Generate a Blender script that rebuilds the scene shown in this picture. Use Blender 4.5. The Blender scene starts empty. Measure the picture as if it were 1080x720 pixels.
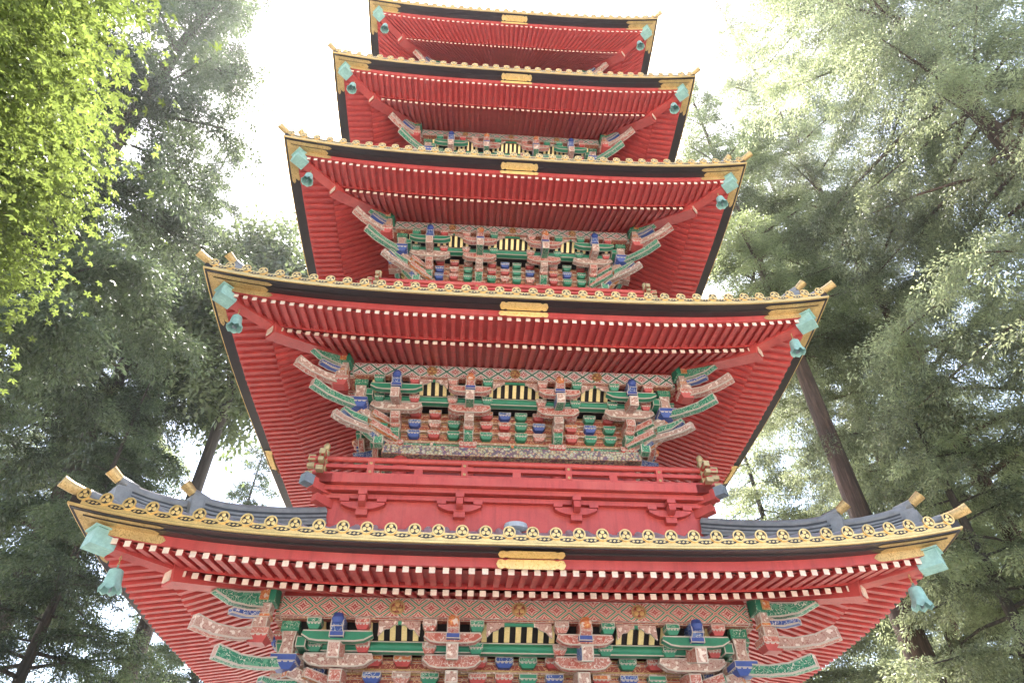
import bpy, bmesh, math, random
import numpy as np
from mathutils import Vector, Matrix
R = math.radians
random.seed(7)
S = bpy.context.scene
COL = S.collection

# ------------------------------------------------------------------ scene, light, camera
world = bpy.data.worlds.new("World"); S.world = world; world.use_nodes = True
wn = world.node_tree.nodes; wl = world.node_tree.links
sky = wn.new('ShaderNodeTexSky'); sky.sky_type = 'NISHITA'; sky.sun_disc = False
VEIL_DENSITY = .0008
SUN_EL, SUN_AZ = 68.0, -10.0
sky.sun_elevation = R(SUN_EL); sky.sun_rotation = R(SUN_AZ)
sky.dust_density = 3.0; sky.air_density = 1.0; sky.ozone_density = 0.6
wn['Background'].inputs[1].default_value = 0.15
wl.new(sky.outputs[0], wn['Background'].inputs[0])
sd = bpy.data.lights.new('sun', 'SUN'); sd.energy = 4.0; sd.angle = R(0.5); sd.color = (1, .96, .9)
so = bpy.data.objects.new('sun', sd); COL.objects.link(so)
D = Vector((math.sin(R(SUN_AZ))*math.cos(R(SUN_EL)), math.cos(R(SUN_AZ))*math.cos(R(SUN_EL)), math.sin(R(SUN_EL))))
so.rotation_euler = D.to_track_quat('Z', 'Y').to_euler(); so.location = (0, 0, 60)
vs = S.view_settings; vs.view_transform = 'Standard'; vs.look = 'None'; vs.exposure = 2.2; vs.gamma = 1
vs.use_curve_mapping = False

CAM = Vector((-.738, -12.1475, 1.6)); YAW, PIT, ROL, FPX = 7.45e-2, .7286, -7.1e-3, 685.74
fw = Vector((math.sin(YAW)*math.cos(PIT), math.cos(YAW)*math.cos(PIT), math.sin(PIT)))
rt = Vector((math.cos(YAW), -math.sin(YAW), 0)); up_ = rt.cross(fw)
r2 = rt*math.cos(ROL)+up_*math.sin(ROL); u2 = -rt*math.sin(ROL)+up_*math.cos(ROL)
cd = bpy.data.cameras.new('camera'); cd.sensor_width = 36; cd.lens = FPX/1080*36; cd.clip_end = 2000; cd.clip_start = .05
cam = bpy.data.objects.new('camera', cd); COL.objects.link(cam); S.camera = cam
cam.matrix_world = Matrix(((r2.x, u2.x, -fw.x, CAM.x), (r2.y, u2.y, -fw.y, CAM.y), (r2.z, u2.z, -fw.z, CAM.z), (0, 0, 0, 1)))

def at(u, v, dist):
    """ground point below the ray through photo pixel (u, v), dist metres away horizontally"""
    d = fw + r2*((u-540)/FPX) - u2*((v-360)/FPX)
    h = math.hypot(d.x, d.y)
    return CAM.x + d.x/h*dist, CAM.y + d.y/h*dist, CAM.z + d.z/h*dist

# ------------------------------------------------------------------ materials
def newmat(name):
    m = bpy.data.materials.new(name); m.use_nodes = True
    nt = m.node_tree; b = nt.nodes['Principled BSDF']
    return m, nt, b
def N(nt, t, **k):
    n = nt.nodes.new(t)
    for a, v in k.items(): setattr(n, a, v)
    return n
def math_(nt, op, a, b=None):
    n = N(nt, 'ShaderNodeMath', operation=op)
    for i, x in enumerate((a, b)):
        if x is None: continue
        if isinstance(x, (int, float)): n.inputs[i].default_value = x
        else: nt.links.new(x, n.inputs[i])
    return n.outputs[0]
def mix(nt, f, a, b):
    n = N(nt, 'ShaderNodeMix', data_type='RGBA')
    for i, x in ((0, f), (6, a), (7, b)):
        if hasattr(x, 'is_linked'): nt.links.new(x, n.inputs[i])
        elif i == 0: n.inputs[0].default_value = x
        else: n.inputs[i].default_value = (*x, 1)
    return n.outputs[2]
def ramp(nt, f, stops, const=False):
    n = N(nt, 'ShaderNodeValToRGB'); cr = n.color_ramp
    if const: cr.interpolation = 'CONSTANT'
    while len(cr.elements) < len(stops): cr.elements.new(1)
    for e, (p, c) in zip(cr.elements, stops): e.position = p; e.color = (*c, 1)
    nt.links.new(f, n.inputs[0]); return n.outputs[0]
def noise(nt, vec, scale, detail=4, rough=.55):
    n = N(nt, 'ShaderNodeTexNoise'); n.inputs['Scale'].default_value = scale
    n.inputs['Detail'].default_value = detail; n.inputs['Roughness'].default_value = rough
    nt.links.new(vec, n.inputs['Vector']); return n.outputs[0]
def sc(c, k): return tuple(max(0, x*k) for x in c)

def paint(name, col, rough=.45, metal=0, var=.18, scale=6, fine=60, bump=.05, scroll=None, scale2=14, dirt=None, spec=.5, streak=False):
    """wood paint: large and fine variation, optional scrollwork lines"""
    m, nt, b = newmat(name)
    tc = N(nt, 'ShaderNodeTexCoord').outputs['Object']
    oi = N(nt, 'ShaderNodeObjectInfo').outputs['Random']
    add = N(nt, 'ShaderNodeVectorMath', operation='ADD'); nt.links.new(tc, add.inputs[0])
    cmb = N(nt, 'ShaderNodeCombineXYZ')
    for i in range(3): nt.links.new(math_(nt, 'MULTIPLY', oi, 17.0+i*9), cmb.inputs[i])
    nt.links.new(cmb.outputs[0], add.inputs[1]); vec = add.outputs[0]
    n1 = noise(nt, vec, scale); n2 = noise(nt, vec, fine, 3)
    c = mix(nt, n1, sc(col, 1-var*1.6), sc(col, 1+var*1.2))
    f2 = ramp(nt, n2, [(.35, (0, 0, 0)), (.75, (1, 1, 1))])
    c = mix(nt, math_(nt, 'MULTIPLY', f2, .35), c, dirt or sc(col, .62))
    if streak:      # weathered, faded runs and board joints
        mp = N(nt, 'ShaderNodeMapping'); mp.inputs['Scale'].default_value = (7, 7, .8); nt.links.new(vec, mp.inputs[0])
        n5 = noise(nt, mp.outputs[0], 1.6, 5, .65)
        c = mix(nt, math_(nt, 'MULTIPLY', ramp(nt, n5, [(.48, (0, 0, 0)), (.70, (1, 1, 1))]), .55), c, sc(col, .55))
        n6 = noise(nt, vec, 1.1, 4, .6)
        c = mix(nt, math_(nt, 'MULTIPLY', ramp(nt, n6, [(.5, (0, 0, 0)), (.75, (1, 1, 1))]), .45), c, (min(1, col[0]*1.15), col[1]*2.2, col[2]*2.1))
    if scroll:
        n3 = noise(nt, vec, scale2, 1.5, .4)
        d = math_(nt, 'ABSOLUTE', math_(nt, 'SUBTRACT', n3, .5))
        ln = math_(nt, 'LESS_THAN', d, .022)
        c = mix(nt, ln, c, scroll[0])
        if len(scroll) > 1:
            n4 = noise(nt, vec, scale2*.7, 1, .4)
            c = mix(nt, math_(nt, 'GREATER_THAN', n4, .60), c, scroll[1])
    nt.links.new(c, b.inputs['Base Color'])
    b.inputs['Metallic'].default_value = metal
    b.inputs['Specular IOR Level'].default_value = spec
    rr = N(nt, 'ShaderNodeMapRange'); rr.inputs[3].default_value = rough*.75; rr.inputs[4].default_value = min(1, rough*1.35)
    nt.links.new(n2, rr.inputs[0]); nt.links.new(rr.outputs[0], b.inputs['Roughness'])
    if bump:
        bp = N(nt, 'ShaderNodeBump'); bp.inputs['Strength'].default_value = bump*4; bp.inputs['Distance'].default_value = .01
        nt.links.new(n2, bp.inputs['Height']); nt.links.new(bp.outputs[0], b.inputs['Normal'])
    return m

WHITE = (.54, .48, .40)
M = {}
M['red'] = paint('vermilion_paint', (.50, .066, .056), .45, var=.2, scale=2.2, streak=True)
M['red2'] = paint('rafter_red', (.50, .066, .056), .42, var=.32, scale=7)
M['redboard'] = paint('board_red', (.48, .062, .054), .45, var=.18, scale=3, streak=True)
M['pinkred'] = paint('balcony_red', (.53, .074, .056), .45, var=.18, scale=2, streak=True)
M['black'] = paint('black_lacquer', (.022, .017, .017), .35, var=.3, scale=4, dirt=(.05, .035, .03))
M['gold'] = paint('gilt_copper', (.84, .58, .23), .36, metal=.6, var=.25, scale=5, dirt=(.36, .24, .10))
M['goldw'] = paint('worn_gilt', (.60, .41, .17), .45, metal=.4, var=.3, scale=5, fine=45, dirt=(.26, .17, .07), scroll=[(.34, .22, .08)], scale2=25)
M['goldbar'] = paint('bright_gilt', (1.0, .80, .36), .35, metal=.25, var=.14, scale=11, dirt=(.62,.38,.1))
M['oldgilt'] = paint('old_gilt', (.50, .38, .19), .5, metal=.3, var=.25, scale=12, dirt=(.2, .2, .13))
M['goldw2'] = paint('embossed_gilt', (.84, .61, .26), .4, metal=.4, var=.15, scale=9, fine=45, dirt=(.5, .3, .09), scroll=[(.62, .40, .12)], scale2=18)
M['ivory'] = paint('rafter_end_white', (.74, .62, .50), .5, var=.3, scale=9, dirt=(.60, .38, .22))
M['white'] = paint('chalk_white', WHITE, .6, var=.15, scale=12, dirt=(.36, .28, .22))
M['pink'] = paint('pink_scrollwork', (.52, .20, .15), .6, var=.2, scale=8, scroll=[(.70, .62, .54), (.42, .10, .07)], scale2=24)
M['palepink'] = paint('pale_pink_scrollwork', (.53, .35, .28), .6, var=.2, scale=8, scroll=[(.30, .10, .08), (.72, .62, .53)], scale2=26)
M['orange'] = paint('orange_scrollwork', (.60, .17, .06), .55, var=.2, scale=8, scroll=[(.72, .45, .16), (.68, .52, .42)], scale2=26)
M['green'] = paint('malachite_green', (.022, .23, .125), .5, var=.25, scale=8, dirt=(.09, .19, .12))
M['greens'] = paint('green_scrollwork', (.025, .22, .12), .5, var=.22, scale=8, scroll=[(.60, .62, .50), (.11, .34, .20)], scale2=24)
M['blue'] = paint('ultramarine', (.035, .08, .31), .5, var=.25, scale=8, dirt=(.1, .12, .25))
M['blues'] = paint('blue_scrollwork', (.04, .09, .30), .5, var=.2, scale=8, scroll=[(.66, .66, .64), (.16, .24, .44)], scale2=25)
M['maroon'] = paint('maroon_wall', (.23, .035, .03), .55, var=.2, scale=5)
M['brown'] = paint('russet_beam', (.32, .07, .045), .5, var=.2, scale=6, scroll=[(.66, .40, .20)], scale2=18)
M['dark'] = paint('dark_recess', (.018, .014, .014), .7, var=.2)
M['tile'] = paint('grey_roof_tile', (.30, .31, .32), .36, var=.25, scale=5, dirt=(.40, .40, .39), spec=.5)
M['tile2'] = paint('ridge_tile', (.20, .20, .195), .4, var=.4, scale=7, dirt=(.27, .27, .26), spec=.5)
M['tiled'] = paint('ridge_joint', (.045, .048, .05), .6, var=.3, scale=7)
M['verdigris'] = paint('verdigris_copper', (.32, .53, .47), .5, var=.3, scale=9, fine=30, dirt=(.14, .27, .23), metal=.1, streak=False)
M['greymetal'] = paint('grey_zinc', (.24, .28, .31), .45, var=.2, scale=12, metal=.3)
M['paleg'] = paint('pale_grey_metal', (.42, .46, .50), .4, var=.15, scale=12)
M['stone'] = paint('podium_stone', (.33, .31, .28), .8, var=.2, scale=2)
def bark(name, c0, c1):
    m, nt, b = newmat(name)
    tc = N(nt, 'ShaderNodeTexCoord').outputs['Object']
    mp = N(nt, 'ShaderNodeMapping'); mp.inputs['Scale'].default_value = (1, 1, .1); nt.links.new(tc, mp.inputs[0])
    n1 = noise(nt, mp.outputs[0], 13, 6, .7); n2 = noise(nt, tc, 1.3, 3)
    c = ramp(nt, n1, [(.32, sc(c0, .35)), (.5, c0), (.68, c1)])
    c = mix(nt, math_(nt, 'MULTIPLY', n2, .5), c, (.10, .10, .075))
    nt.links.new(c, b.inputs['Base Color']); b.inputs['Roughness'].default_value = .9
    bp = N(nt, 'ShaderNodeBump'); bp.inputs['Strength'].default_value = .9; bp.inputs['Distance'].default_value = .05
    nt.links.new(n1, bp.inputs['Height']); nt.links.new(bp.outputs[0], b.inputs['Normal'])
    return m
M['bark'] = bark('cedar_bark', (.10, .052, .036), (.21, .125, .09))
M['barkd'] = bark('dark_bark', (.06, .045, .036), (.13, .095, .075))

def frieze_mat(name, cols):
    m, nt, b = newmat(name)
    tc = N(nt, 'ShaderNodeTexCoord').outputs['Object']
    sp = N(nt, 'ShaderNodeSeparateXYZ'); nt.links.new(tc, sp.inputs[0])
    x = math_(nt, 'DIVIDE', sp.outputs[0], .31); z = math_(nt, 'DIVIDE', sp.outputs[2], .25)
    def fa(s): return math_(nt, 'ABSOLUTE', math_(nt, 'SUBTRACT', math_(nt, 'FRACT', math_(nt, 'ADD', s, 100)), .5))
    p = fa(math_(nt, 'ADD', x, z)); q = fa(math_(nt, 'SUBTRACT', x, z))
    mx = math_(nt, 'MAXIMUM', p, q)
    # four petals: pull the contour in along the axes
    mn = math_(nt, 'MINIMUM', p, q)
    f = math_(nt, 'SUBTRACT', mx, math_(nt, 'MULTIPLY', math_(nt, 'LESS_THAN', mx, .30), math_(nt, 'MULTIPLY', mn, .35)))
    c = ramp(nt, f, cols, True)
    n2 = noise(nt, tc, 50, 3)
    c = mix(nt, math_(nt, 'MULTIPLY', n2, .12), c, (.30, .20, .15))
    nt.links.new(c, b.inputs['Base Color']); b.inputs['Roughness'].default_value = .6
    return m
W_, P_, G_, R_ = (.70, .64, .55), (.58, .26, .2), (.03, .24, .14), (.42, .05, .04)
M['frieze'] = frieze_mat('diamond_frieze', [(0, (.82, .76, .68)), (.06, (.45, .03, .03)), (.16, (.80, .72, .64)), (.235, (.28, .03, .028)), (.335, (.82, .77, .70)), (.42, (.012, .15, .085))])
M['friezep'] = frieze_mat('pink_diamond_frieze', [(0, (.68, .42, .33)), (.03, R_), (.11, (.74, .50, .40)), (.18, (.46, .05, .035)), (.25, (.74, .48, .38)), (.34, (.02, .24, .12)), (.425, (.74, .48, .38)), (.47, (.50, .12, .08))])

def diaper_mat():
    m, nt, b = newmat('diaper_band')
    tc = N(nt, 'ShaderNodeTexCoord').outputs['Object']
    v = N(nt, 'ShaderNodeTexVoronoi'); v.inputs['Scale'].default_value = 22; nt.links.new(tc, v.inputs['Vector'])
    c = ramp(nt, v.outputs['Distance'], [(0, (.4, .06, .05)), (.16, W_), (.3, (.05, .22, .14)), (.42, (.62, .40, .2)), (.55, (.12, .09, .12))], True)
    c = mix(nt, .08, c, v.outputs['Color'])
    nt.links.new(c, b.inputs['Base Color']); b.inputs['Roughness'].default_value = .55
    return m
M['diaper'] = diaper_mat()

def leaf_mat(name, col, trans, tf=.45, hue=.3, rough=.42):
    m, nt, b = newmat(name)
    at_ = N(nt, 'ShaderNodeAttribute', attribute_name='tint').outputs['Fac']
    c = mix(nt, at_, sc(col, 1-hue), sc(col, 1+hue*1.3)); t = mix(nt, at_, sc(trans, 1-hue), sc(trans, 1+hue))
    nt.links.new(c, b.inputs['Base Color']); b.inputs['Roughness'].default_value = rough
    b.inputs['Specular IOR Level'].default_value = .5
    tr = N(nt, 'ShaderNodeBsdfTranslucent'); nt.links.new(t, tr.inputs[0])
    mx = N(nt, 'ShaderNodeMixShader'); mx.inputs[0].default_value = tf
    nt.links.new(b.outputs[0], mx.inputs[1]); nt.links.new(tr.outputs[0], mx.inputs[2])
    nt.links.new(mx.outputs[0], nt.nodes['Material Output'].inputs[0])
    return m
M['cedar'] = leaf_mat('cedar_foliage', (.12, .15, .08), (.36, .41, .18), .45, .5)
M['cedarb'] = leaf_mat('cedar_foliage_shaded', (.045, .064, .036), (.14, .18, .08), .42, .6)  # cedar leaves darkened in colour for the shaded sides of the left trees
M['cedarl'] = leaf_mat('cedar_foliage_sunlit', (.14, .17, .095), (.46, .50, .27), .46, .55)  # cedar leaves lightened in colour for sun and glare on the right trees
M['maple'] = leaf_mat('maple_leaf', (.09, .125, .036), (.21, .27, .055), .55, .6, .45)
M['broad'] = leaf_mat('broadleaf_foliage', (.11, .14, .07), (.22, .27, .11), .42)

def ground_mat():
    m, nt, b = newmat('gravel')
    tc = N(nt, 'ShaderNodeTexCoord').outputs['Object']
    v = N(nt, 'ShaderNodeTexVoronoi'); v.inputs['Scale'].default_value = 30; nt.links.new(tc, v.inputs['Vector'])
    c = mix(nt, v.outputs['Distance'], (.60, .56, .50), (.46, .43, .38))
    c = mix(nt, noise(nt, tc, .6), c, (.50, .46, .40))
    nt.links.new(c, b.inputs['Base Color']); b.inputs['Roughness'].default_value = .9
    return m
M['gravel'] = ground_mat()

# ------------------------------------------------------------------ mesh helpers
class MB:
    def __init__(s): s.v = []; s.f = []; s.m = []; s.mats = []
    def mi(s, m):
        if m not in s.mats: s.mats.append(m)
        return s.mats.index(m)
    def add(s, vs_, fs, m):
        o = len(s.v); s.v += [tuple(p) for p in vs_]; single = isinstance(m, str)
        for i, f in enumerate(fs):
            s.f.append(tuple(o+k for k in f)); s.m.append(s.mi(m if single else m[i]))
    def xf(s, fn): s.v = [tuple(fn(p)) for p in s.v]; return s
    def join(s, o, mat4=None):
        vs_ = o.v if mat4 is None else [tuple(mat4 @ Vector(p)) for p in o.v]
        s.add(vs_, o.f, [o.mats[k] for k in o.m]); return s
    def mesh(s, name, smooth=True, recalc=True):
        me = bpy.data.meshes.new(name); me.from_pydata(s.v, [], s.f)
        for k in s.mats: me.materials.append(M[k])
        me.polygons.foreach_set('material_index', s.m)
        if recalc:
            bm = bmesh.new(); bm.from_mesh(me); bmesh.ops.recalc_face_normals(bm, faces=bm.faces); bm.to_mesh(me); bm.free()
        if smooth:
            me.polygons.foreach_set('use_smooth', [True]*len(me.polygons)); me.set_sharp_from_angle(angle=R(38))
        me.update(); return me
    def build(s, name, parent=None, *a, **k): return link(name, s.mesh(name), parent, *a, **k)

def link(name, me, parent=None, loc=(0, 0, 0), rz=0, scale=None):
    o = bpy.data.objects.new(name, me); COL.objects.link(o); o.parent = parent
    o.location = loc; o.rotation_euler = (0, 0, rz)
    if scale: o.scale = scale
    return o
def tag(o, label=None, cat=None, group=None, kind=None):
    if label: o['label'] = label
    if cat: o['category'] = cat
    if group: o['group'] = group
    if kind: o['kind'] = kind
    return o
def thing(name, label, cat, loc=(0, 0, 0), group=None):
    o = link(name, None, None, loc); return tag(o, label, cat, group)

def bar(mb, path, w, h, main, trim=None, t=.016, top=None, side=None, cap=None, sv=None):
    """rectangular member along a path; painted with a light border on every face when trim is given"""
    P = [Vector(p) for p in path]; n = len(P)
    hs = h if isinstance(h, (list, tuple)) else [h]*n; ws = w if isinstance(w, (list, tuple)) else [w]*n
    rings = []
    for i in range(n):
        T = (P[min(i+1, n-1)]-P[max(i-1, 0)]).normalized()
        Sx = sv.normalized() if sv else T.cross(Vector((0, 0, 1)))
        if Sx.length < .01: Sx = Vector((1, 0, 0))
        Sx.normalize(); U = Sx.cross(T); a, b = ws[i]/2, hs[i]/2
        if trim:
            tt = min(t, a*.45, b*.45)
            pts = [(-a, -b), (-a+tt, -b), (a-tt, -b), (a, -b), (a, -b+tt), (a, b-tt), (a, b), (a-tt, b), (-a+tt, b), (-a, b), (-a, b-tt), (-a, -b+tt)]
        else: pts = [(-a, -b), (a, -b), (a, b), (-a, b)]
        rings.append([P[i]+Sx*x+U*y for x, y in pts])
        if i in (0, n-1) and trim:
            rings[-1] = rings[-1] + [P[i]+Sx*x+U*y for x, y in ((-a+tt, -b+tt), (a-tt, -b+tt), (a-tt, b-tt), (-a+tt, b-tt))]
    k = 12 if trim else 4
    vs_, fs, ms, offs = [], [], [], []
    for r in rings: offs.append(len(vs_)); vs_ += r
    kinds = ['b', 's', 't', 's2'] 
    for i in range(n-1):
        for j in range(k):
            fs.append((offs[i]+j, offs[i]+(j+1) % k, offs[i+1]+(j+1) % k, offs[i+1]+j))
            if trim:
                mm = trim if j % 3 != 1 else ((main, side or main, top or main, side or main)[j//3])
            else: mm = (main, side or main, top or main, side or main)[j]
            ms.append(mm)
    for e in (0, n-1):
        o = offs[e]; c = cap or main
        if trim:
            fs.append((o+12, o+13, o+14, o+15)); ms.append(c)
            for q in ((0, 1, 12, 11), (1, 2, 13, 12), (2, 3, 4, 13), (4, 5, 14, 13), (5, 6, 7, 14), (7, 8, 15, 14), (8, 9, 10, 15), (10, 11, 12, 15)):
                fs.append(tuple(o+x for x in q)); ms.append(trim)
        else: fs.append((o, o+1, o+2, o+3)); ms.append(c)
    mb.add(vs_, fs, ms)
def box(mb, c, s, main, trim=None, t=.014, **k):
    bar(mb, [(c[0], c[1]-s[1]/2, c[2]), (c[0], c[1]+s[1]/2, c[2])], s[0], s[2], main, trim, t, **k)
def masu(mb, c, w, h, main, rot=0, d=None):
    """bearing block: square top, tapered foot with white saw-tooth paint; c is the top centre"""
    d = d or w; a, b = w/2, d/2; z1 = c[2]; z0 = z1-h*.5; z2 = z1-h; f = .62
    o = MB(); box(o, (0, 0, z1-h*.25), (w, d, h*.5), main, 'white', .009)
    q = [(-a, -b), (a, -b), (a, b), (-a, b)]
    z0 -= .001
    fm = {'palepink': 'pink', 'greens': 'green', 'blues': 'blue', 'orange': 'redboard', 'pink': 'redboard'}.get(main, main)
    o.add([(x*.99, y*.99, z0) for x, y in q]+[(x*f, y*f, z2) for x, y in q], [(0, 1, 5, 4), (1, 2, 6, 5), (2, 3, 7, 6), (3, 0, 4, 7), (4, 5, 6, 7)], fm)
    for k in range(4):
        M4 = Matrix.Rotation(k*math.pi/2, 4, 'Z'); aa, bb = (a, b) if k % 2 == 0 else (b, a)
        for x in (-.72, -.24, .24, .72):
            y0, y1 = -bb*.99-.003, -bb*(.99*.3+f*.7)-.003
            tri = [(x*aa-.19*aa, y0, z0-.002), (x*aa+.19*aa, y0, z0-.002), (x*aa*.8, y1, z0-h*.24)]
            o.add([M4 @ Vector(p) for p in tri], [(0, 1, 2)], 'white')
    cr, sr = math.cos(rot), math.sin(rot)
    mb.join(o.xf(lambda p: (c[0]+p[0]*cr-p[1]*sr, c[1]+p[0]*sr+p[1]*cr, p[2])))
def tube(mb, path, rad, mat, n=8, caps=True):
    P = [Vector(p) for p in path]; rs = rad if isinstance(rad, (list, tuple)) else [rad]*len(P)
    vs_, fs = [], []
    for i, p in enumerate(P):
        T = (P[min(i+1, len(P)-1)]-P[max(i-1, 0)]).normalized()
        a = T.cross(Vector((.13, .21, .97) if abs(T.z) < .95 else (1, 0, 0))).normalized(); b = T.cross(a)
        for k in range(n):
            t = 2*math.pi*k/n; vs_.append(p+a*math.cos(t)*rs[i]+b*math.sin(t)*rs[i])
    for i in range(len(P)-1):
        for k in range(n): fs.append((i*n+k, i*n+(k+1) % n, (i+1)*n+(k+1) % n, (i+1)*n+k))
    if caps: fs.append(tuple(range(n))); fs.append(tuple((len(P)-1)*n+k for k in range(n)))
    mb.add(vs_, fs, mat)
def lathe(mb, prof, mat, c=(0, 0, 0), n=16, lob=None):
    vs_, fs = [], []
    for i, (r, z) in enumerate(prof):
        for k in range(n):
            t = 2*math.pi*k/n; rr, zz = lob(i, t, r, z) if lob else (r, z)
            vs_.append((c[0]+rr*math.cos(t), c[1]+rr*math.sin(t), c[2]+zz))
    for i in range(len(prof)-1):
        for k in range(n): fs.append((i*n+k, i*n+(k+1) % n, (i+1)*n+(k+1) % n, (i+1)*n+k))
    mb.add(vs_, fs, mat)
def disc(mb, c, r, mat, n=20, axis='y', thick=.02, crest=None, rim=None):
    """upright disc facing -y with a raised rim and three crest petals"""
    x0, y0, z0 = c
    def ring(rr, yy): return [(x0+rr*math.cos(2*math.pi*k/n), yy, z0+rr*math.sin(2*math.pi*k/n)) for k in range(n)]
    rows = [ring(r, y0+thick), ring(r, y0), ring(r*.80, y0), ring(r*.76, y0+thick*.5)]
    vs_ = sum(rows, []); fs, ms = [], []
    for i in range(3):
        for k in range(n): fs.append((i*n+k, i*n+(k+1) % n, (i+1)*n+(k+1) % n, (i+1)*n+k)); ms.append(rim or mat)
    fs.append(tuple(3*n+k for k in range(n))); ms.append(crest[0] if crest else mat)
    mb.add(vs_, fs, ms)
    if crest:
        for k in range(3):
            t = math.pi/2+k*2*math.pi/3; cx, cz = x0+r*.36*math.cos(t), z0+r*.36*math.sin(t)
            pts = []
            for j in range(8):
                q = 2*math.pi*j/8; rr = r*.33*(1+.18*math.cos(q-t))
                pts.append((cx+rr*math.cos(q), y0+thick*.15, cz+rr*math.sin(q)))
            mb.add(pts+[(cx, y0-.004, cz)], [(j, (j+1) % 8, 8) for j in range(8)], crest[1])

# ------------------------------------------------------------------ pagoda
pagoda = thing('pagoda', 'tall red five-storey pagoda with gilded tiled eaves and painted brackets', 'pagoda')
Ws = [5.2, 5.025, 4.79, 4.589, 4.327]
Z0 = [4.768, 8.905, 13.15, 17.385, 21.56]
Fs = [3.222, 2.956, 2.718, 2.494, 2.27]
FZ = [4.868, 9.15, 13.57, 17.94, 22.2]
SORI = .355; EXPN = 3.4
NFLY = [66, 64, 62, 60, 56]

class Roof: pass
def mkroof(i):
    r = Roof(); r.i = i; r.w, r.z0, r.F, r.fz = Ws[i], Z0[i], Fs[i], FZ[i]
    r.hin = (Fs[i+1]-.06) if i < 4 else .35
    r.H = 1.14 if i < 4 else 2.6
    r.up = lambda x: SORI*min(1.2, abs(x)/r.w)**EXPN
    r.A = r.w-r.hin
    def top(x, a):
        t = min(1, max(0, a/r.A)); return r.z0+.10+r.H*(.72*t+.28*t*t)+r.up(x)*(1-t)**.8
    r.top = top
    r.base_m = (r.fz-r.z0+.25)/(r.w-r.F-.92)
    r.fly_b = lambda a: -.235+(a-.29)*.13       # underside of flying rafters
    r.base_b = lambda a: -.25+(a-.92)*r.base_m   # underside of base rafters
    return r
ROOFS = [mkroof(i) for i in range(5)]

def sweep(mb, r, prof, mats, n=44, x0=None, x1=None, off=0):
    vs_ = []; m = len(prof); cols = n+1
    for j in range(cols):
        t = -1+2*j/n
        for (a, z) in prof:
            x = t*(r.w-a) if x0 is None else x0+(x1-x0)*j/n
            vs_.append((x, -(r.w-a), r.z0+z+r.up(x)))
    fs, ms = [], []
    for j in range(n):
        for k in range(m-1): fs.append((j*m+k, (j+1)*m+k, (j+1)*m+k+1, j*m+k+1)); ms.append(mats[k] if not isinstance(mats, str) else mats)
    mb.add(vs_, fs, ms)

def plate(mb, r, p0, p1, cols, mat, off=.004):
    """metal plate lying on the eave strip between profile points p0 and p1; cols = [(x, v0, v1)...]"""
    da, dz = p1[0]-p0[0], p1[1]-p0[1]; L = math.hypot(da, dz); na, nz = dz/L*off, -da/L*off   # outward: down and forward
    vs_ = []
    for x, v0, v1 in cols:
        for k in range(2):
            v = v0 if k == 0 else v1
            a = p0[0]+da*v+na; z = p0[1]+dz*v+nz
            xx = max(-(r.w-a), min(r.w-a, x)); vs_.append((xx, -(r.w-a), r.z0+z+r.up(xx)))
    mb.add(vs_, [(2*j, 2*j+2, 2*j+3, 2*j+1) for j in range(len(cols)-1)], mat)

def rafter(mb, r, x, a0, a1, fb, w=.07, h=.068, end=True, x1=None):
    jx = random.uniform(-.004, .004); x1 = (x if x1 is None else x1)+jx; x += jx; a0 += random.uniform(-.006, .006)
    vs_ = []
    n = 4
    for k in range(n+1):
        t = k/n; a = a0+(a1-a0)*t; xx = x+(x1-x)*t
        zb = r.z0+fb(a)+r.up(max(abs(xx), abs(x)*.98) if x1 == x else xx)
        y = -(r.w-a)
        vs_ += [(xx-w/2, y, zb), (xx+w/2, y, zb), (xx+w/2, y, zb+h), (xx-w/2, y, zb+h)]
    fs, ms = [(0, 1, 2, 3)], ['ivory' if end else 'red2']
    for k in range(n):
        o = k*4
        for j in range(3): 
            p, q = ((0, 1), (1, 2), (3, 0))[j]
            fs.append((o+p, o+q, o+4+q, o+4+p)); ms.append('red2')
    mb.add(vs_, fs, ms)

fly_rest, base_rest, tile_rest = MB(), MB(), MB()
nfly = nbase = ntile = 0
def rot_pts(mb, k): 
    q = Matrix.Rotation(k*math.pi/2, 4, 'Z'); return q

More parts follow.
